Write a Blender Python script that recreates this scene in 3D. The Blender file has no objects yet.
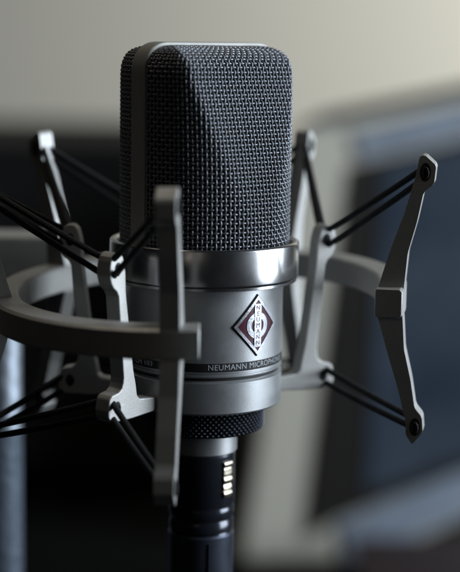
import bpy, bmesh, math, random
import numpy as np
from mathutils import Vector, Matrix

random.seed(7)
R = math.radians
MM = 0.001
scene = bpy.context.scene
COL = scene.collection

# ------------------------------------------------------------------ camera
CAM_D, ELEV = 0.608, R(9.0)
CX = 0.0099
cam_data = bpy.data.cameras.new("camera")
cam = bpy.data.objects.new("camera", cam_data)
COL.objects.link(cam)
cam.location = (CX, -CAM_D * math.cos(ELEV), CAM_D * math.sin(ELEV))
ROLL = R(0.9)
cam.rotation_euler = (Matrix.Rotation(R(90) - ELEV, 3, 'X') @ Matrix.Rotation(ROLL, 3, 'Z')).to_euler()
cam_data.sensor_fit = 'VERTICAL'
cam_data.sensor_height = 24.0
cam_data.lens = 24.0 * 1600.0 / 572.0
cam_data.clip_start = 0.01
cam_data.clip_end = 60.0
cam_data.dof.use_dof = True
cam_data.dof.focus_distance = 0.583
cam_data.dof.aperture_fstop = (24.0 * 1600.0 / 572.0) / 21.0
cam_data.dof.aperture_blades = 0
scene.camera = cam

# ------------------------------------------------------------------ world, lamps, exposure
w = bpy.data.worlds.new("World")
scene.world = w
w.use_nodes = True
bgn = w.node_tree.nodes["Background"]
bgn.inputs[0].default_value = (0.75, 0.85, 1.0, 1)
bgn.inputs[1].default_value = 0.0045

def area(name, loc, target, sx, sy, power, color):
    d = bpy.data.lights.new(name, 'AREA')
    d.shape = 'RECTANGLE'; d.size = sx; d.size_y = sy
    d.energy = power; d.color = color
    o = bpy.data.objects.new(name, d)
    COL.objects.link(o)
    o.location = loc
    v = Vector(target) - Vector(loc)
    o.rotation_euler = v.to_track_quat('-Z', 'Y').to_euler()
    return o

area("window_light", (1.25, -0.02, 0.30), (0, 0, 0.0), 0.75, 1.0, 34.0, (0.80, 0.90, 1.0))
area("ceiling_light", (-0.35, 0.25, 1.3), (0, 0, 0.0), 0.4, 0.4, 2.6, (1.0, 0.92, 0.78))
area("room_light", (-0.25, -1.05, 0.45), (0, 0, 0.0), 0.35, 0.45, 0.22, (1.0, 0.88, 0.75))
area("wall_light", (1.55, 1.75, 0.45), (0.45, 3.0, 0.1), 0.7, 0.9, 34.0, (1.0, 0.99, 0.93))

scene.view_settings.view_transform = 'Standard'
scene.view_settings.look = 'None'
scene.view_settings.exposure = 0.0
scene.view_settings.gamma = 1.0
scene.cycles.use_denoising = True
scene.cycles.max_bounces = 8

# ------------------------------------------------------------------ materials
def principled(name, base, metallic=0.0, rough=0.5, coat=0.0, spec=0.5):
    m = bpy.data.materials.new(name)
    m.use_nodes = True
    b = m.node_tree.nodes["Principled BSDF"]
    b.inputs["Base Color"].default_value = (*base, 1)
    b.inputs["Metallic"].default_value = metallic
    b.inputs["Roughness"].default_value = rough
    b.inputs["Specular IOR Level"].default_value = spec
    b.inputs["Coat Weight"].default_value = coat
    return m

def grain(m, scale, strength, rough_var=0.0, col_var=0.0, detail=3.0, dist=0.0002):
    """procedural surface grain: bump, roughness and colour variation from noise"""
    nt = m.node_tree; N = nt.nodes; L = nt.links
    b = N["Principled BSDF"]
    tc = N.new("ShaderNodeTexCoord")
    n = N.new("ShaderNodeTexNoise")
    n.inputs["Scale"].default_value = scale
    n.inputs["Detail"].default_value = detail
    L.new(tc.outputs["Object"], n.inputs["Vector"])
    bp = N.new("ShaderNodeBump")
    bp.inputs["Strength"].default_value = strength
    bp.inputs["Distance"].default_value = dist
    L.new(n.outputs["Fac"], bp.inputs["Height"])
    L.new(bp.outputs["Normal"], b.inputs["Normal"])
    n2 = N.new("ShaderNodeTexNoise")
    n2.inputs["Scale"].default_value = scale * 0.06
    n2.inputs["Detail"].default_value = 6.0
    L.new(tc.outputs["Object"], n2.inputs["Vector"])
    if rough_var:
        r0 = b.inputs["Roughness"].default_value
        mr = N.new("ShaderNodeMapRange")
        mr.inputs["From Min"].default_value = 0.3; mr.inputs["From Max"].default_value = 0.7
        mr.inputs["To Min"].default_value = max(0.02, r0 - rough_var)
        mr.inputs["To Max"].default_value = r0 + rough_var
        L.new(n2.outputs["Fac"], mr.inputs["Value"])
        L.new(mr.outputs["Result"], b.inputs["Roughness"])
    if col_var:
        c = b.inputs["Base Color"].default_value[:3]
        mx = N.new("ShaderNodeMix"); mx.data_type = 'RGBA'
        mx.inputs["A"].default_value = (*[v * (1 - col_var) for v in c], 1)
        mx.inputs["B"].default_value = (*[min(1, v * (1 + col_var)) for v in c], 1)
        L.new(n.outputs["Fac"], mx.inputs["Factor"])
        L.new(mx.outputs["Result"], b.inputs["Base Color"])
    return m

M = {}
M['nickel'] = grain(principled("satin_nickel", (0.50, 0.51, 0.52), 0.85, 0.42), 2600, 0.22, 0.03, 0.2, dist=0.00010)
M['mount'] = grain(principled("mount_satin_metal", (0.40, 0.395, 0.38), 0.72, 0.54), 1800, 0.26, 0.06, 0.2, dist=0.00014)
M['chrome'] = grain(principled("polished_chrome", (0.55, 0.55, 0.56), 1.0, 0.24), 500, 0.06, 0.06, 0.0, dist=0.00004)
M['wire'] = grain(principled("grille_wire", (0.205, 0.215, 0.235), 0.75, 0.50), 900, 0.1, 0.1, 0.4, dist=0.00005)
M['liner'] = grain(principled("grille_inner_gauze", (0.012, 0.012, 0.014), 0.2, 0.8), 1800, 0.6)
M['strap'] = grain(principled("strap_metal", (0.36, 0.355, 0.33), 0.25, 0.5), 2200, 0.2, 0.04, 0.15, dist=0.0001)
M['black'] = grain(principled("black_gap", (0.008, 0.008, 0.009), 0.0, 0.6), 900, 0.2)
M['rubber'] = grain(principled("black_elastic", (0.006, 0.006, 0.007), 0.0, 0.6, spec=0.25), 3500, 0.5, 0.1, dist=0.0002)
def braid(m):
    nt = m.node_tree; N = nt.nodes; L = nt.links
    b = N["Principled BSDF"]; tc = N.new("ShaderNodeTexCoord"); v = N.new("ShaderNodeTexVoronoi")
    v.inputs["Scale"].default_value = 2600
    L.new(tc.outputs["Object"], v.inputs["Vector"])
    bp = N.new("ShaderNodeBump"); bp.inputs["Strength"].default_value = 0.7; bp.inputs["Distance"].default_value = 0.0002
    L.new(v.outputs["Distance"], bp.inputs["Height"]); L.new(bp.outputs["Normal"], b.inputs["Normal"])
    cr = N.new("ShaderNodeValToRGB")
    cr.color_ramp.elements[0].color = (0.016, 0.016, 0.018, 1); cr.color_ramp.elements[1].color = (0.003, 0.003, 0.003, 1)
    L.new(v.outputs["Distance"], cr.inputs["Fac"]); L.new(cr.outputs["Color"], b.inputs["Base Color"])
braid(M['rubber'])
def scuffs(m, light, scale=260, lo=0.66, hi=0.70):
    nt = m.node_tree; N = nt.nodes; L = nt.links
    b = N["Principled BSDF"]; src = b.inputs["Base Color"].links[0].from_socket
    tc = N.new("ShaderNodeTexCoord"); n = N.new("ShaderNodeTexNoise")
    n.inputs["Scale"].default_value = scale; n.inputs["Detail"].default_value = 8; n.inputs["Roughness"].default_value = 0.7
    L.new(tc.outputs["Object"], n.inputs["Vector"])
    cr = N.new("ShaderNodeValToRGB"); cr.color_ramp.elements[0].position = lo; cr.color_ramp.elements[1].position = hi
    L.new(n.outputs["Fac"], cr.inputs["Fac"])
    mx = N.new("ShaderNodeMix"); mx.data_type = 'RGBA'; mx.inputs["B"].default_value = (*light, 1)
    L.new(cr.outputs["Color"], mx.inputs["Factor"]); L.new(src, mx.inputs["A"]); L.new(mx.outputs["Result"], b.inputs["Base Color"])
scuffs(M['mount'], (0.6, 0.6, 0.58))
M['gloss'] = grain(principled("black_lacquer", (0.03, 0.034, 0.045), 0.6, 0.24, 0.3), 700, 0.08, 0.06)
M['sleeve'] = grain(principled("black_rubber_sleeve", (0.06, 0.07, 0.095), 0.7, 0.36), 900, 0.15, 0.06)
M['knurl'] = grain(principled("black_anodised", (0.035, 0.04, 0.052), 0.7, 0.38), 1500, 0.1, 0.05)
M['latch'] = grain(principled("latch_steel", (0.50, 0.45, 0.36), 1.0, 0.38), 900, 0.3, 0.12)
M['white'] = grain(principled("white_print", (0.52, 0.55, 0.58), 0.1, 0.5), 2500, 0.1, 0, 0.25)
M['maroon'] = grain(principled("maroon_enamel", (0.085, 0.018, 0.032), 0.1, 0.30, 0.5), 900, 0.05, 0.04, 0.2)
M['badge'] = grain(principled("badge_silver", (0.50, 0.50, 0.54), 0.9, 0.40), 1100, 0.4, 0.12, 0.4)
M['pole'] = grain(principled("pole_chrome", (0.26, 0.29, 0.33), 0.9, 0.48), 160, 0.6, 0.1, 0.5, dist=0.001)
M['tube'] = grain(principled('dark_tube', (0.09, 0.11, 0.14), 0.6, 0.5), 220, 0.6, 0.1, 0.5, dist=0.001)  # darker tone for the lower section of the pole
M['wall'] = grain(principled("wall_paint", (0.66, 0.65, 0.59), 0.0, 0.8), 60, 0.1, 0.05, 0.03, dist=0.002)
M['cabinet'] = grain(principled("black_cabinet", (0.010, 0.010, 0.010), 0.0, 0.75, spec=0.2), 120, 0.2, 0.05, 0.3, dist=0.001)
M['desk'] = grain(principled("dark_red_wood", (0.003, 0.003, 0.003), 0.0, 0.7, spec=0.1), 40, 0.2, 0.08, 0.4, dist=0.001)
M['redbook'] = grain(principled('dark_red_cloth', (0.028, 0.016, 0.015), 0.0, 0.6), 300, 0.2, 0.05, 0.2)
M['bezel'] = grain(principled("pale_bezel", (0.54, 0.51, 0.43), 0.0, 0.55), 80, 0.1, 0.05, 0.05)
M['bezel_sheen'] = grain(principled("bezel_sky_sheen", (0.25, 0.29, 0.35), 0.1, 0.4), 45, 0.1, 0.05, 0.55)  # bluish sky reflection on the bezel, put into the base colour
M['glass_black'] = grain(principled("screen_border", (0.018, 0.016, 0.014), 0.0, 0.4), 80, 0.02)
scr = principled("navy_screen", (0.01, 0.015, 0.02), 0.0, 0.35)
nt = scr.node_tree
b = nt.nodes["Principled BSDF"]
tc = nt.nodes.new("ShaderNodeTexCoord"); nz = nt.nodes.new("ShaderNodeTexNoise")
nz.inputs["Scale"].default_value = 9.0
rp = nt.nodes.new("ShaderNodeValToRGB")
rp.color_ramp.elements[0].position = 0.3; rp.color_ramp.elements[0].color = (0.008, 0.014, 0.028, 1)
rp.color_ramp.elements[1].position = 0.7; rp.color_ramp.elements[1].color = (0.038, 0.054, 0.078, 1)
nt.links.new(tc.outputs["Object"], nz.inputs["Vector"])
nt.links.new(nz.outputs["Fac"], rp.inputs["Fac"])
nt.links.new(rp.outputs["Color"], b.inputs["Emission Color"])
b.inputs["Emission Strength"].default_value = 0.75
M['screen'] = scr

# ------------------------------------------------------------------ helpers
def link(name, me, parent=None, mat=None, smooth=True, angle=35):
    o = bpy.data.objects.new(name, me)
    COL.objects.link(o)
    if parent is not None:
        o.parent = parent
    if mat is not None:
        me.materials.append(M[mat])
    if smooth:
        me.shade_smooth()
        try:
            me.set_sharp_from_angle(angle=R(angle))
        except Exception:
            pass
    return o

def mesh_from(verts, faces):
    """verts in millimetres"""
    me = bpy.data.meshes.new("m")
    me.from_pydata([(v[0] * MM, v[1] * MM, v[2] * MM) for v in verts], [], faces)
    me.update()
    bm = bmesh.new(); bm.from_mesh(me)
    bmesh.ops.remove_doubles(bm, verts=bm.verts, dist=1e-7)
    bmesh.ops.recalc_face_normals(bm, faces=bm.faces)
    bm.to_mesh(me); bm.free()
    return me

def empty(name, label, cat, loc=(0, 0, 0), group=None):
    o = bpy.data.objects.new(name, None)
    o.empty_display_size = 0.02
    COL.objects.link(o)
    o.location = loc
    o["label"] = label; o["category"] = cat
    if group: o["group"] = group
    return o

def lathe(profile, n=128, cx=0, cy=0, closed=False, rib=None):
    """profile: list of (r, z) in mm"""
    verts, faces = [], []
    m = len(profile)
    for i in range(n):
        a = 2 * math.pi * i / n
        for (r, z) in profile:
            verts.append((cx + r * math.cos(a), cy + r * math.sin(a), z))
    for i in range(n):
        j = (i + 1) % n
        for k in range(m if closed else m - 1):
            l = (k + 1) % m
            faces.append((i * m + k, j * m + k, j * m + l, i * m + l))
    return mesh_from(verts, faces)

def bevel(o, width_mm, seg=3, angle=40):
    md = o.modifiers.new("bevel", 'BEVEL')
    md.width = width_mm * MM; md.segments = seg
    md.limit_method = 'ANGLE'; md.angle_limit = R(angle)
    md.harden_normals = False
    return o

def bx(c, s, rotz=0):
    """box verts/faces, centre c, full size s in mm"""
    v = []
    for dx in (-.5, .5):
        for dy in (-.5, .5):
            for dz in (-.5, .5):
                x, y = dx * s[0], dy * s[1]
                v.append((c[0] + x * math.cos(rotz) - y * math.sin(rotz),
                          c[1] + x * math.sin(rotz) + y * math.cos(rotz), c[2] + dz * s[2]))
    f = [(0, 1, 3, 2), (4, 6, 7, 5), (0, 4, 5, 1), (2, 3, 7, 6), (0, 2, 6, 4), (1, 5, 7, 3)]
    return v, f

def tube(points, rad, n=10, closed=True):
    """swept tube through points (mm)"""
    P = [Vector(p) for p in points]
    m = len(P)
    T = []
    for i in range(m):
        a = P[(i - 1) % m] if (closed or i > 0) else P[0]
        c = P[(i + 1) % m] if (closed or i < m - 1) else P[-1]
        T.append((c - a).normalized())
    up = Vector((0, 0, 1))
    if abs(T[0].dot(up)) > 0.95: up = Vector((1, 0, 0))
    nrm = (up - T[0] * T[0].dot(up)).normalized()
    verts, faces = [], []
    for i in range(m):
        nrm = (nrm - T[i] * T[i].dot(nrm)).normalized()
        bi = T[i].cross(nrm)
        for k in range(n):
            a = 2 * math.pi * k / n
            verts.append(P[i] + nrm * (rad * math.cos(a)) + bi * (rad * math.sin(a)))
    for i in range(m if closed else m - 1):
        j = (i + 1) % m
        for k in range(n):
            l = (k + 1) % n
            faces.append((i * n + k, i * n + l, j * n + l, j * n + k))
    if not closed:
        faces.append(tuple(range(n))); faces.append(tuple((m - 1) * n + k for k in range(n)))
    return mesh_from(verts, faces)

# =================================================================== SETTING
def plane_obj(name, verts, mat, kind='structure'):
    me = mesh_from(verts, [(0, 1, 2, 3)])
    o = link(name, me, None, mat, smooth=False)
    o["kind"] = kind
    return o

DESK_Z = -360.0
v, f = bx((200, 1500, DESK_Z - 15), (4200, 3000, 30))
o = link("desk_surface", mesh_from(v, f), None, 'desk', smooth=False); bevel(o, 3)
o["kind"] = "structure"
v, f = bx((0, 3050, 600), (7000, 80, 4200))
o = link("wall", mesh_from(v, f), None, 'wall', smooth=False)
o["kind"] = "structure"

def unproject(px, py, y_mm):
    """pixel of the photograph -> point (mm) on the vertical plane y = y_mm"""
    x = (px - 230) / 1600.0; yv = -(py - 286) / 1600.0
    c, s = math.cos(ROLL), math.sin(ROLL)
    x, yv = x * c - yv * s, x * s + yv * c
    d = Vector((x, math.cos(ELEV) + yv * math.sin(ELEV), -math.sin(ELEV) + yv * math.cos(ELEV)))
    C = Vector(cam.location) * 1000.0
    t = (y_mm - C.y) / d.y
    return C + d * t

# black equipment cabinet behind on the left
cab = empty("equipment_cabinet", "matte black equipment cabinet far out of focus behind the microphone", "cabinet",
            (-0.25, 0.95, DESK_Z * MM))
tl = unproject(-260, 138, 950); tr = unproject(256, 138, 950)
x0, x1, zt = tl.x, tr.x, tl.z
def rel(me_v, root):
    l = root.location * 1000
    return [(a[0] - l.x, a[1] - l.y, a[2] - l.z) for a in me_v]
v, f = bx(((x0 + x1) / 2, 1150, (zt + DESK_Z) / 2 + 6), (x1 - x0, 400, zt - DESK_Z - 12))
o = link("cabinet_body", mesh_from(rel(v, cab), f), cab, 'cabinet', smooth=False); bevel(o, 5)
v, f = bx(((x0 + x1) / 2, 943, (zt + DESK_Z) / 2), (x1 - x0 - 50, 14, zt - DESK_Z - 60))
o = link("front_panel", mesh_from(rel(v, cab), f), cab, 'cabinet', smooth=False); bevel(o, 4)
for sx in (x0 + 40, x1 - 40):
    v, f = bx((sx, 1150, DESK_Z + 3), (30, 300, 6))
    link("foot", mesh_from(rel(v, cab), f), cab, 'cabinet', smooth=False)

# display behind on the right: pale frame, black border, navy picture
disp = empty("display_monitor", "blurred display with pale beige frame and dark navy screen at the right", "monitor",
             (0.20, 0.745, DESK_Z * MM))
def slab(name, pix, y0, depth, mat, parent, bev=2.0):
    front = [unproject(px, py, y0) for px, py in pix]
    back = [p + Vector((0, depth, 0)) for p in front]
    n = len(pix)
    vv = rel([tuple(p) for p in front + back], parent)
    ff = [tuple(range(n)), tuple(range(2 * n - 1, n - 1, -1))]
    for i in range(n):
        j = (i + 1) % n
        ff.append((i, i + n, j + n, j))
    o = link(name, mesh_from(vv, ff), parent, mat, smooth=False)
    bevel(o, bev)
    return o
slab("frame", [(300, 128), (322, 116), (640, 52), (640, 440), (352, 572), (320, 612), (232, 612)], 745, 40, 'bezel', disp, 6)
slab("top_edge", [(300, 124), (326, 112), (640, 48), (640, 60), (334, 124)], 741, 8, 'glass_black', disp, 1)
slab("top_bezel_sheen", [(352, 134), (640, 62), (640, 96), (360, 160)], 741, 6, 'bezel_sheen', disp, 2)  # upper bezel strip with the sky reflection painted on
slab("screen_border", [(350, 166), (640, 100), (640, 400), (338, 520), (303, 540)], 742, 8, 'glass_black', disp, 1)
slab("screen", [(384, 166), (636, 108), (636, 392), (366, 492)], 740, 3, 'screen', disp, 0.5)
slab("bottom_bezel_sheen", [(338, 524), (640, 396), (640, 442), (346, 566)], 741, 6, 'bezel_sheen', disp, 2)  # lower bezel strip, its bluish reflection painted as colour
p = unproject(640, 560, 790)
v, f = bx((p.x, 800, DESK_Z + 60), (60, 25, 124)); link("stand_neck", mesh_from(rel(v, disp), f), disp, 'bezel', smooth=False)
v, f = bx((p.x, 800, DESK_Z + 4), (220, 160, 8)); o = link("stand_foot", mesh_from(rel(v, disp), f), disp, 'bezel', smooth=False); bevel(o, 3)

# =================================================================== MICROPHONE
YAW = R(41)
mic = empty("studio_microphone", "silver studio condenser microphone with dark woven grille and red diamond badge", "microphone", (0, 0, -0.0305))
def micobj(name, me, parent, mat, **k):
    me.transform(Matrix.Translation((0, 0, 0.0305)))
    return link(name, me, parent, mat, **k)

# body: satin tube
body = micobj("body", lathe([(0, 4.2), (29, 4.2), (30.0, 3.6), (30.0, -27.9), (29.7, -28.15), (29.7, -28.5), (30.0, -28.75),
                    (30.0, -29.1), (29.2, -29.7), (0, -29.7)], 160), mic, 'nickel')
collar = micobj("collar", lathe([(28.5, 3.0), (34.6, 3.0), (35.1, 3.2), (35.1, 4.2), (35.7, 4.7), (35.75, 5.2),
                    (35.75, 17.4), (35.5, 17.9), (34.9, 18.2), (33.9, 18.2), (33.4, 17.8), (33.2, 15.0), (28.5, 15.0)], 200, closed=True),
                mic, 'chrome', angle=50)
nameband = micobj("name_band", lathe([(29.8, -24.1), (30.07, -24.1), (30.07, -27.3), (29.8, -27.3)], 160, closed=True), mic, 'black')
micobj("output_socket", lathe([(0, -52.0), (13.5, -52.0), (13.5, -63.2), (13.0, -63.7), (0, -63.7)], 96), mic, 'nickel')

# ---- grille geometry
RG, TZ, Z0, ZH = 31.5, 4.0, 14.0, 89.7
def y_front(z):
    t = max(0.0, (z - 18.0) / 60.0)
    return 31.9 - 11.4 * t ** 1.65
Z1 = 78.5
yf1 = y_front(Z1)
prof = []
for i in range(60):
    z = Z0 + (Z1 - Z0) * i / 60.0
    prof.append((y_front(z), z))
for i in range(0, 61):
    a = (math.pi / 2) * i / 60.0
    ex = 2 / 2.3
    prof.append((TZ + (yf1 - TZ) * max(0, math.cos(a)) ** ex, Z1 + (ZH - Z1) * math.sin(a) ** ex))
prof = np.array(prof)
pl = np.concatenate([[0], np.cumsum(np.hypot(*np.diff(prof, axis=0).T))])
PROF_LEN = pl[-1]
CR = 10.8
def x_width(z):
    t = max(0.0, (z - (ZH - CR)) / CR)
    return RG - CR + CR * max(0.0, 1 - t ** 2.3) ** (1 / 2.3)
def section(s, shrink=0.0):
    """curve at profile parameter s (mm along the profile): returns resampler over 0..1"""
    yf = np.interp(s, pl, prof[:, 0]); z = np.interp(s, pl, prof[:, 1])
    xw = x_width(z)
    rg = RG
    X = np.sqrt(rg * rg - TZ * TZ) * np.sin(np.linspace(-1, 1, 161) * math.pi / 2)
    yc = np.sqrt(np.maximum(rg * rg - X * X, 0))
    k = 1.1
    h = np.clip(0.5 + 0.5 * (yf - yc) / k, 0, 1)
    Y = yf * (1 - h) + yc * h - k * h * (1 - h)
    Y = np.maximum(Y, min(TZ, yf))
    X = X * (xw / rg)
    L = np.concatenate([[0], np.cumsum(np.hypot(np.diff(X), np.diff(Y)))])
    L /= L[-1]
    return X, Y, L, z

NU, NS = 54, 54           # vertical wires, rows
SUB = 4
# dense grid sampled at SUB steps per crossing
gu = np.linspace(0.004, 0.996, (NU - 1) * SUB + 1)
gs = np.linspace(0, PROF_LEN, (NS - 1) * SUB + 1)
def surf_grid(off):
    G = np.zeros((len(gu), len(gs), 3))
    for j, s in enumerate(gs):
        X, Y, L, z = section(s)
        G[:, j, 0] = np.interp(gu, L, X); G[:, j, 1] = np.interp(gu, L, Y); G[:, j, 2] = z
    du = np.gradient(G, axis=0); ds = np.gradient(G, axis=1)
    n = np.cross(ds, du)
    n /= np.maximum(np.linalg.norm(n, axis=2, keepdims=True), 1e-9)
    # orient outward
    c = G - np.array([0, 0, 45.0]); c[:, :, 2] *= 0.4
    sg = np.sign((n * c).sum(axis=2, keepdims=True)); sg[sg == 0] = 1
    n *= sg
    return G, n
G0, N0 = surf_grid(0)

def to_world(P, back):
    s, c = math.sin(YAW), math.cos(YAW)
    lx, ly = P[..., 0], P[..., 1]
    if back: lx, ly = -lx, -ly
    out = np.empty_like(P)
    out[..., 0] = -c * lx + s * ly
    out[..., 1] = -s * lx - c * ly
    out[..., 2] = P[..., 2]
    return out

def weave(back):
    V, F = [], []
    base = 0
    rad, amp, K = 0.385, 0.31, 8
    rng = np.random.RandomState(3 + back)
    def add(P, Nn, r):
        nonlocal base
        m = len(P)
        T = np.gradient(P, axis=0); T /= np.maximum(np.linalg.norm(T, axis=1, keepdims=True), 1e-9)
        Nn = Nn - T * (T * Nn).sum(1, keepdims=True); Nn /= np.maximum(np.linalg.norm(Nn, axis=1, keepdims=True), 1e-9)
        B = np.cross(T, Nn)
        ang = np.arange(K) * 2 * math.pi / K
        ring = P[:, None, :] + r * (Nn[:, None, :] * np.cos(ang)[None, :, None] + B[:, None, :] * np.sin(ang)[None, :, None])
        V.append(ring.reshape(-1, 3))
        i = np.arange(m - 1)[:, None] * K; k = np.arange(K)[None, :]; l = (k + 1) % K
        F.append((np.stack([i + k, i + l, i + K + l, i + K + k], axis=-1).reshape(-1, 4)) + base)
        base += m * K
    jj = np.arange(len(gs)); ii = np.arange(len(gu))
    for i in range(NU):
        a = i * SUB
        ph = (-1) ** i
        off = amp * ph * np.cos(math.pi * jj / SUB)
        P = G0[a] + N0[a] * (off + rng.normal(0, 0.03) + 0.05 * np.sin(jj * 0.031 + rng.uniform(0, 6)))[:, None]
        add(P, N0[a], rad)
    for j in range(NS):
        a = j * SUB
        ph = -(-1) ** j
        off = amp * ph * np.cos(math.pi * ii / SUB)
        P = G0[:, a] + N0[:, a] * (off + rng.normal(0, 0.03))[:, None]
        P[:, 2] += rng.normal(0, 0.05) + 0.08 * np.sin(ii * 0.03 + rng.uniform(0, 6))
        add(P, N0[:, a], rad)
    V = to_world(np.concatenate(V), back); F = np.concatenate(F)
    me = bpy.data.meshes.new("weave")
    V = V * MM; V[:, 2] += 0.0305
    me.vertices.add(len(V)); me.vertices.foreach_set("co", V.astype(np.float32).ravel())
    me.loops.add(len(F) * 4); me.loops.foreach_set("vertex_index", F.astype(np.int32).ravel())
    me.polygons.add(len(F)); me.polygons.foreach_set("loop_start", (np.arange(len(F)) * 4).astype(np.int32))
    me.update(calc_edges=True); me.validate()
    me.polygons.foreach_set("use_smooth", np.ones(len(F), dtype=bool))
    return me

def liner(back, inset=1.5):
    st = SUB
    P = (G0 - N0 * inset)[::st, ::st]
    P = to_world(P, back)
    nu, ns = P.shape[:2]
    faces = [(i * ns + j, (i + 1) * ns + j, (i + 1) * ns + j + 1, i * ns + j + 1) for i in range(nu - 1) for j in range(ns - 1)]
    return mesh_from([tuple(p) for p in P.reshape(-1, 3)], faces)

for back in (0, 1):
    g = link("grille", weave(back), mic, 'wire', smooth=False)
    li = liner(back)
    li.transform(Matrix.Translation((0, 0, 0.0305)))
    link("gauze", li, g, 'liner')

# strap running up the side, over the top and down
def strap_mesh():
    pts = []
    ro = RG + 0.9
    H = ZH + 1.8
    out = [(-ro, Z0 - 1)]
    cr = CR + 0.6
    for i in range(25):
        a = math.pi / 2 * i / 24; ex = 2 / 2.3
        out.append((-(ro - cr + cr * max(0, math.cos(a)) ** ex), H - cr + cr * max(0, math.sin(a)) ** ex))
    full = out + [(-x, z) for x, z in reversed(out)]
    inn = []
    n = len(full)
    for i, (x, z) in enumerate(full):
        a = full[max(0, i - 1)]; b2 = full[min(n - 1, i + 1)]
        t = Vector((b2[0] - a[0], b2[1] - a[1])).normalized()
        inn.append((x + t.y * 3.0, z - t.x * 3.0))
    verts, faces = [], []
    TW = 3.9
    for i in range(n):
        for (q, y) in ((full[i], -TW), (full[i], TW), (inn[i], TW), (inn[i], -TW)):
            P = to_world(np.array([[q[0], y, q[1]]]), 0)[0]
            verts.append(tuple(P))
    for i in range(n - 1):
        for k in range(4):
            l = (k + 1) % 4
            faces.append((i * 4 + k, i * 4 + l, i * 4 + 4 + l, i * 4 + 4 + k))
    faces += [(0, 1, 2, 3), ((n - 1) * 4, (n - 1) * 4 + 1, (n - 1) * 4 + 2, (n - 1) * 4 + 3)]
    return mesh_from(verts, faces)
o = micobj("grille_strap", strap_mesh(), mic, 'strap'); bevel(o, 0.5)

# ---- badge and lettering wrapped on the tube
def wrap(bm, alpha0, z0, r0):
    """(u, v, h) mm -> on the tube, sliced so that it bends"""
    us = [v.co.x for v in bm.verts]
    lo, hi = min(us), max(us)
    k = math.ceil(lo / 0.8) * 0.8
    while k < hi:
        bmesh.ops.bisect_plane(bm, geom=bm.verts[:] + bm.edges[:] + bm.faces[:], plane_co=(k, 0, 0), plane_no=(1, 0, 0), dist=1e-5)
        k += 0.8
    for v in bm.verts:
        u, vv, h = v.co
        a = alpha0 + u / r0
        r = r0 + h
        v.co = Vector((r * math.sin(a), -r * math.cos(a), z0 + vv)) * MM
    bmesh.ops.recalc_face_normals(bm, faces=bm.faces)

def prism(bm, poly, h0, h1, hole=None):
    n = len(poly)
    def ring(pp, h): return [bm.verts.new((p[0], p[1], h)) for p in pp]
    if hole is None:
        a, b_ = ring(poly, h0), ring(poly, h1)
        bm.faces.new(b_)
        for i in range(n):
            j = (i + 1) % n; bm.faces.new((a[i], a[j], b_[j], b_[i]))
    else:
        a, b_ = ring(poly, h0), ring(poly, h1)
        c, d = ring(hole, h0), ring(hole, h1)
        for i in range(n):
            j = (i + 1) % n
            bm.faces.new((b_[i], b_[j], d[j], d[i]))
            bm.faces.new((a[i], a[j], b_[j], b_[i]))
            bm.faces.new((c[i], d[i], d[j], c[j]))

def text_bm(s, size, bold=0.0, squash=1.0, track=1.0):
    cu = bpy.data.curves.new("t", 'FONT')
    cu.body = s; cu.size = size; cu.offset = bold
    cu.space_character = track
    cu.align_x = 'CENTER'; cu.align_y = 'CENTER'; cu.resolution_u = 3
    ob = bpy.data.objects.new("t", cu)
    COL.objects.link(ob)
    dg = bpy.context.evaluated_depsgraph_get()
    me = bpy.data.meshes.new_from_object(ob.evaluated_get(dg))
    bm = bmesh.new(); bm.from_mesh(me)
    for v in bm.verts: v.co.x *= squash
    bpy.data.objects.remove(ob); bpy.data.curves.remove(cu); bpy.data.meshes.remove(me)
    return bm

def finish(bm, name, parent, mat, smooth=False):
    me = bpy.data.meshes.new(name)
    bm.to_mesh(me); bm.free()
    return micobj(name, me, parent, mat, smooth=smooth)

BA, BZ = YAW + R(0.5), -10.8
def dia(wd, ht): return [(-wd, 0), (0, -ht), (wd, 0), (0, ht)]
def circ(r, n=40): return [(r * math.cos(2 * math.pi * i / n), r * math.sin(2 * math.pi * i / n)) for i in range(n)]
bm = bmesh.new(); prism(bm, dia(10.7, 11.6), -0.2, 0.35); wrap(bm, BA, BZ, 30.0)
badge = finish(bm, "badge", mic, 'black')
bm = bmesh.new(); prism(bm, dia(10.2, 11.1), 0.1, 0.75, dia(8.7, 9.5)); wrap(bm, BA, BZ, 30.0)
finish(bm, "badge_rim", badge, 'badge')
bm = bmesh.new(); prism(bm, dia(8.75, 9.55), 0.1, 0.5); wrap(bm, BA, BZ, 30.0)
finish(bm, "badge_field", badge, 'maroon')
bm = bmesh.new(); prism(bm, circ(4.9), 0.4, 0.70, circ(2.9)); wrap(bm, BA, BZ, 30.0)
finish(bm, "badge_ring", badge, 'badge')
bm = bmesh.new(); prism(bm, [(-1.6, -8.0), (1.6, -8.0), (1.6, 8.0), (-1.6, 8.0)], 0.4, 0.82); wrap(bm, BA, BZ, 30.0)
finish(bm, "badge_bar", badge, 'badge')
bm = bmesh.new()
for i, ch in enumerate("NEUMANN"):
    tb = text_bm(ch, 2.4, 0.0)
    for v in tb.verts: v.co.y += 6.5 - i * 2.17; v.co.z = 0.87
    tmp = bpy.data.meshes.new("tmp"); tb.to_mesh(tmp); tb.free(); bm.from_mesh(tmp); bpy.data.meshes.remove(tmp)
wrap(bm, BA, BZ, 30.0)
finish(bm, "badge_letters", badge, 'maroon')

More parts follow.
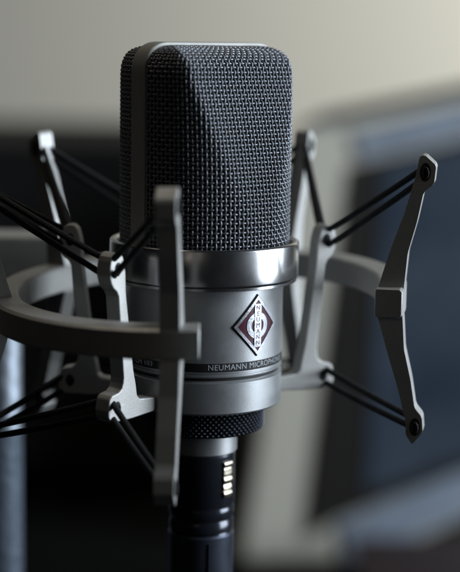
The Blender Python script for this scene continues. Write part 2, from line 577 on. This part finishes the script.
bm = text_bm("NEUMANN MICROPHONES", 2.95, 0.0, 0.93, 1.06)
xs = [v.co.x for v in bm.verts]
for v in bm.verts: v.co.z = 0.13
L0 = max(xs) - min(xs)
for v in bm.verts: v.co.x = v.co.x / L0 * 37.5
wrap(bm, R(4.5) + 37.5 / 60.0, -25.65, 30.0)
finish(bm, "lettering", nameband, 'white')
bm = text_bm("TLM 103", 2.7, 0.0, 1.1, 1.06)
xs = [v.co.x for v in bm.verts]
for v in bm.verts: v.co.z = 0.13
wrap(bm, R(-37) - (max(xs) - min(xs)) / 60.0, -25.65, 30.0)
finish(bm, "lettering", nameband, 'white')

# =================================================================== CABLE
cable = empty("cable_connector", "glossy black cable plug with ribbed silver latch screwed under the microphone", "connector", (0, 0, -0.0638))
def cabobj(name, me, parent, mat, **k):
    me.transform(Matrix.Translation((0, 0, 0.0638)))
    return link(name, me, parent, mat, **k)
shell = cabobj("shell", lathe([(0, -63.8), (12.4, -63.8), (12.9, -64.5), (12.95, -83.5), (12.6, -84.2), (12.6, -85.2), (12.9, -85.7),
        (12.75, -89), (12.3, -89.6), (12.3, -90.4), (12.7, -91.0), (12.65, -94.2), (12.0, -95.0), (12.2, -96), (0, -96)], 96), cable, 'gloss')
cabobj("sleeve", lathe([(0, -95.5), (12.3, -95.5), (12.9, -96.3), (12.5, -130), (11.6, -165), (9.0, -190), (6.0, -205), (0, -205)], 96), cable, 'sleeve')
cabobj("grip_ridge", bx((12.9 * math.sin(R(22)), -12.6 * math.cos(R(22)), -104), (1.6, 1.6, 13), R(22)) and mesh_from(*bx((12.6 * math.sin(R(18)), -12.6 * math.cos(R(18)), -104.5), (1.4, 1.4, 13), R(18))), cable, 'sleeve')
# ribbed latch
verts, faces = [], []
zs = [-66 - 0.25 * i for i in range(61)]
AA = [R(38 + 3.0 * i) for i in range(9)]
for z in zs:
    t = (z + 66) / -15.0
    h = 0.55 + (0.45 + 0.2 * math.sin(t * 17)) * abs(math.sin(math.pi * (t * 5 + 0.12 * math.sin(t * 9)))) ** 0.7
    if t < 0.02 or t > 0.98: h = 0.0
    for k, a in enumerate(AA):
        e = 0.0 if k in (0, len(AA) - 1) else 1.0
        rr = 12.8 + h * e
        verts.append((rr * math.sin(a), -rr * math.cos(a), z))
na = len(AA)
for i in range(len(zs) - 1):
    for k in range(na - 1):
        faces.append((i * na + k, i * na + k + 1, (i + 1) * na + k + 1, (i + 1) * na + k))
cabobj("latch", mesh_from(verts, faces), shell, 'latch')
pts = []
for i in range(50):
    t = i / 49
    pts.append((0 + 120 * t * t, 260 * t * t, -200 - (DESK_Z * -1 - 200 - 4) * (1 - (1 - t) ** 2.2)))
cabobj("cable", tube(pts, 3.2, 12, closed=False), cable, 'rubber')

# =================================================================== SHOCK MOUNT
mount = empty("shock_mount", "grey metal spider shock mount with open ring, arms and black elastic cords", "shock mount", (0, 0, -0.0435))
def mobj(name, me, parent, mat, **k):
    """mesh in world millimetres under the mount"""
    me.transform(Matrix.Translation((0, 0, 0.0435)))
    return link(name, me, parent, mat, **k)

cup = mobj("cup", lathe([(0, -30.9), (28.9, -30.9), (30.0, -31.7), (30.0, -43.0), (29.4, -43.7), (0, -43.7)], 160), mount, 'nickel')
mobj("cup_gasket", lathe([(0, -29.2), (28.6, -29.2), (28.6, -31.2), (0, -31.2)], 128), cup, 'black')

# knurled nut
verts, faces = [], []
NA, NZ = 900, 66
kz0, kz1 = -44.4, -54.2
for j in range(NZ + 1):
    z = kz0 + (kz1 - kz0) * j / NZ
    ed = min(1.0, min(j, NZ - j) / 3.0)
    for i in range(NA):
        a = 2 * math.pi * i / NA
        s1 = a * 35 + (z - kz0) * 1.45; s2 = a * 35 - (z - kz0) * 1.45
        d1 = abs((s1 / math.pi) % 1.0 - 0.5) * 2; d2 = abs((s2 / math.pi) % 1.0 - 0.5) * 2
        h = min(1 - d1, 1 - d2)
        rr = 23.1 - (1 - ed) * 0.7 + 0.75 * min(h * 1.5, 1.0) * ed
        verts.append((rr * math.cos(a), rr * math.sin(a), z))
for j in range(NZ):
    for i in range(NA):
        k = (i + 1) % NA
        faces.append((j * NA + i, j * NA + k, (j + 1) * NA + k, (j + 1) * NA + i))
faces.append(tuple(range(NA))); faces.append(tuple(NZ * NA + i for i in range(NA)))
mobj("thread_nut", mesh_from(verts, faces), mount, 'knurl', angle=60)
mobj("nut_collar", lathe([(0, -43.6), (22.3, -43.6), (22.3, -44.6), (0, -44.6)], 96), mount, 'black')

# local frames
TILT = Matrix.Rotation(-0.0446, 4, 'Y') @ Matrix.Rotation(0.0512, 4, 'X')
def tilted(p):
    return Vector((p[0] * (1.055 if p[0] < 0 else 1.0), p[1], p[2] - 4.0 + 0.0446 * p[0] + 0.0512 * p[1]))

def radial_plate(profile, phi, th, tilt, tvar=None, bowl=0.0):
    """plate with outline (r, z) in the radial plane at azimuth phi, thickness th (mm)"""
    er = Vector((math.cos(phi), -math.sin(phi), 0)); et = Vector((math.sin(phi), math.cos(phi), 0))
    n = len(profile)
    vv = []
    for s in (-1, 1):
        for (r, z) in profile:
            p = er * r + et * (s * th / 2) + Vector((0, 0, z))
            vv.append(tuple(tilted(p)) if tilt else tuple(p))
    ff = [tuple(range(n)), tuple(range(2 * n - 1, n - 1, -1))]
    for i in range(n):
        j = (i + 1) % n
        ff.append((i, j, j + n, i + n))
    me = mesh_from(vv, ff)
    bm = bmesh.new(); bm.from_mesh(me)
    bmesh.ops.triangulate(bm, faces=[f_ for f_ in bm.faces if len(f_.verts) > 4])
    bmesh.ops.recalc_face_normals(bm, faces=bm.faces)
    bm.to_mesh(me); bm.free()
    return me

def smooth_poly(ctrl, it=2, cut=1.2):
    """Chaikin corner cutting, keeps the outline crisp but rounded"""
    P = [Vector(c) for c in ctrl]
    for _ in range(it):
        Q = []
        for i in range(len(P)):
            a, b_ = P[i], P[(i + 1) % len(P)]
            l = (b_ - a).length
            c = min(0.25, cut / max(l, 1e-6))
            Q.append(a + (b_ - a) * c); Q.append(b_ - (b_ - a) * c)
        P = Q
    return [(p.x, p.y) for p in P]

OUT_UP = [(76.2, 5.0), (77.2, 18.0), (80.2, 29.5), (82.2, 40.2), (85.9, 43.2), (86.5, 50.0), (82.2, 53.9), (80.4, 53.4),
          (79.0, 45.5), (75.4, 32.5), (70.8, 19.4), (66.6, 5.0)]
OUT_LO = [(r, -z) for r, z in OUT_UP]
arm_out = smooth_poly([(66.8, -5.0)] + [(r - 0.4 if z < -45 else r, z) for r, z in reversed(OUT_LO[:-1])][0:0] +
                      [(66.6, -5.0), (70.8, -19.4), (75.0, -32.5), (78.4, -45.5), (78.6, -50.6), (81.2, -54.2), (85.0, -49.3), (84.4, -43.4),
                       (81.6, -40.0), (79.8, -29.5), (77.0, -18.0), (76.0, -5.0)] + OUT_UP, 1, 0.7)
def dedupe(pts, e=0.05):
    o_ = []
    for p in pts:
        if not o_ or (Vector(p) - Vector(o_[-1])).length > e: o_.append(p)
    if (Vector(o_[0]) - Vector(o_[-1])).length < e: o_.pop()
    return o_
arm_out = dedupe(arm_out)
arm_in = dedupe(smooth_poly([(30.4, -37.6), (30.4, -42.8), (44, -43.6), (54.5, -43.4), (56.2, -40.0), (55.0, -33.6), (49.4, -32.6), (47.9, -29),
          (50.9, 4.5), (54.2, 7.2), (55.6, 12), (54.6, 17.4), (52.0, 19.4), (48.8, 18.6), (47.2, 13), (46.8, 4),
          (42.6, -26), (41.3, -31), (40.4, -36.6)], 1))

OUTER = [12, 97.2, 169, 219, 299]
INNER = [-26, 129, 187, 258]

# ring (open at the front)
verts, faces = [], []
A0, A1, NR = 18.0, -270.0, 150
sec = [(66.3, -4.6), (67.0, -5.3), (75.8, -5.3), (76.5, -4.6), (76.5, 4.4), (75.4, 5.3), (67.0, 5.3), (66.3, 4.6)]
m = len(sec)
for i in range(NR + 1):
    a = R(A0 + (A1 - A0) * i / NR)
    for (r, z) in sec:
        verts.append(tuple(tilted((r * math.cos(a), -r * math.sin(a), z))))
for i in range(NR):
    for k in range(m):
        l = (k + 1) % m
        faces.append((i * m + k, i * m + l, (i + 1) * m + l, (i + 1) * m + k))
faces.append(tuple(range(m))); faces.append(tuple(NR * m + k for k in range(m)))
ring = mobj("outer_ring", mesh_from(verts, faces), mount, 'mount', angle=25)
bevel(ring, 0.3, 2, 60)

def oval(r, z, phi, th, tilt, ra, rb, over):
    er = Vector((math.cos(phi), -math.sin(phi), 0)); et = Vector((math.sin(phi), math.cos(phi), 0))
    n = 28; vv = []
    for sg in (-1, 1):
        for k in range(n):
            a = 2 * math.pi * k / n
            p = er * (r + ra * math.cos(a)) + Vector((0, 0, z + rb * math.sin(a))) + et * (sg * (th / 2 + over))
            vv.append(tilted(p) if tilt else p)
    return vv, n
def slot(r, z, phi, th, tilt, parent, ra=2.0, rb=3.4):
    vv, n = oval(r, z, phi, th, tilt, ra, rb, 0.06)
    ff = [tuple(range(n)), tuple(range(2 * n - 1, n - 1, -1))] + [(i, (i + 1) % n, (i + 1) % n + n, i + n) for i in range(n)]
    h_ = mobj("hook_slot", mesh_from([tuple(p) for p in vv], ff), parent, 'black')
    vv, n = oval(r, z - 0.2, phi, th, tilt, ra * 0.5, rb * 0.55, 0.25)
    bm_ = bmesh.new()
    for part in (vv[:n], vv[n:]):
        t_ = tube(part, 0.55, 8, True); bm_.from_mesh(t_); bpy.data.meshes.remove(t_)
    me_ = bpy.data.meshes.new("m"); bm_.to_mesh(me_); bm_.free()
    mobj("cord_end", me_, parent, 'rubber')

SZ = {219: 1.09}
HZ = {-26: 2.6, 129: -1.4, 187: 3.0, 258: 1.0}
for phi in OUTER:
    k = SZ.get(phi, 1.0)
    a = mobj("arm", radial_plate([(r_ + (2.2 if phi == 169 else 0), z_ * k) for r_, z_ in arm_out], R(phi), 6.6, True), ring, 'mount', smooth=False)
    bevel(a, 0.55, 3, 30)
    for (r, z) in ((82.6, 47.6), (81.9, -47.4)):
        slot(r + (2.2 if phi == 169 else 0), z * k, R(phi), 6.6, True, ring)
for phi in INNER:
    h = HZ[phi]
    a = mobj("cradle_arm", radial_plate([(r_, z_ + h * max(0, min(1, (z_ + 30) / 30))) for r_, z_ in arm_in], R(phi), 6.6, False), cup, 'mount', smooth=False)
    bevel(a, 0.5, 3, 30)
    for (r, z) in ((51.2, 13.4), (51.2, -38.2)):
        slot(r, z + (h if z > 0 else 0), R(phi), 6.6, False, cup, 1.7, 2.4)

def pos(r, z, phi, tilt):
    p = Vector((r * math.cos(phi), -r * math.sin(phi), z))
    return tilted(p) if tilt else p

def cord(P, Q, ga, gb, rad=1.2):
    d = (Q - P).normalized()
    up = Vector((0, 0, 1)); wv = (up - d * up.dot(d)).normalized()
    pts = []
    L_ = (Q - P).length
    n = 14
    for i in range(n + 1):
        t = i / n; pts.append(P + d * (L_ * t) + wv * (ga + (gb - ga) * t))
    for i in range(1, 8):
        a = math.pi * i / 8
        pts.append(Q + d * (gb * math.sin(a)) + wv * (gb * math.cos(a)))
    for i in range(n + 1):
        t = 1 - i / n; pts.append(P + d * (L_ * t) - wv * (ga + (gb - ga) * t))
    for i in range(1, 8):
        a = math.pi * i / 8
        pts.append(P - d * (ga * math.sin(a)) - wv * (ga * math.cos(a)))
    sag = lambda p: 4 * (((p - P).dot(d)) / L_) * (1 - ((p - P).dot(d)) / L_)
    pts = [p + Vector((0, 0, -0.45)) * max(0.0, sag(p)) for p in pts]
    return tube(pts, rad, 10, True)

pairs = [(12, -26), (299, -26), (299, 258), (219, 258), (219, 187), (169, 187), (169, 129), (97.2, 129)]
for (po, pi_) in pairs:
    for (ro, zo, ri, zi) in ((82.4, 47.2, 51.6, 12.6), (81.8, -47.2, 51.8, -38.0)):
        # each end sits just inside the plate, on the side that faces the other head
        P = pos(ro, zo * SZ.get(po, 1.0), R(po), True)
        Q = pos(ri, zi + (HZ[pi_] if zi > 0 else 0), R(pi_), False)
        mobj("elastic_cord", cord(P, Q, 1.7, 2.7), mount, 'rubber')

# =================================================================== STAND at the left edge
stand = empty("microphone_stand", "blurred upright chrome stand pole at the left edge behind the shock mount", "stand", (-0.088, 0.085, DESK_Z * MM))
def sobj(name, me, mat, **k):
    me.transform(Matrix.Translation(-Vector(stand.location)))
    return link(name, me, stand, mat, **k)
pc = unproject(-1, 450, 85)
jz = unproject(-1, 428, 85).z
sobj("lower_tube", lathe([(0, DESK_Z + 12), (11.6, DESK_Z + 12), (11.6, jz - 1), (10.8, jz), (0, jz)], 64, pc.x - 1, 85), 'tube')
sobj("pole", lathe([(0, jz - 20), (10.2, jz - 20), (10.2, -12), (9.6, -10.5), (0, -10.5)], 64, pc.x, 85), 'pole')
sobj("base", lathe([(0, DESK_Z), (85, DESK_Z), (88, DESK_Z + 3), (85, DESK_Z + 11), (14, DESK_Z + 14), (0, DESK_Z + 14)], 96, pc.x, 85), 'cabinet')
bl = unproject(64, 268, 85); tp = unproject(20, 232, 85)
v, f = bx(((bl.x - 130) / 2 , 85, (tp.z - 10.5) / 2), (bl.x + 130, 22, tp.z + 10.5))
o = sobj("swivel_block", mesh_from(v, f), 'mount', smooth=False); bevel(o, 2)

# dark red book lying on the desk
bk = empty("book", "dark red book lying on the desk below the display, strongly blurred", "book", (0.21, 0.66, DESK_Z * MM))
q = unproject(475, 566, 640)
def bobj(name, me, mat):
    me.transform(Matrix.Translation(-Vector(bk.location)))
    o = link(name, me, bk, mat, smooth=False); bevel(o, 1); return o
bobj("cover", mesh_from(*bx((q.x, 640, q.z), (190, 130, 3))), 'redbook')
bobj("page_block", mesh_from(*bx((q.x, 641, (q.z + DESK_Z) / 2), (184, 124, q.z - DESK_Z - 5))), 'cabinet')
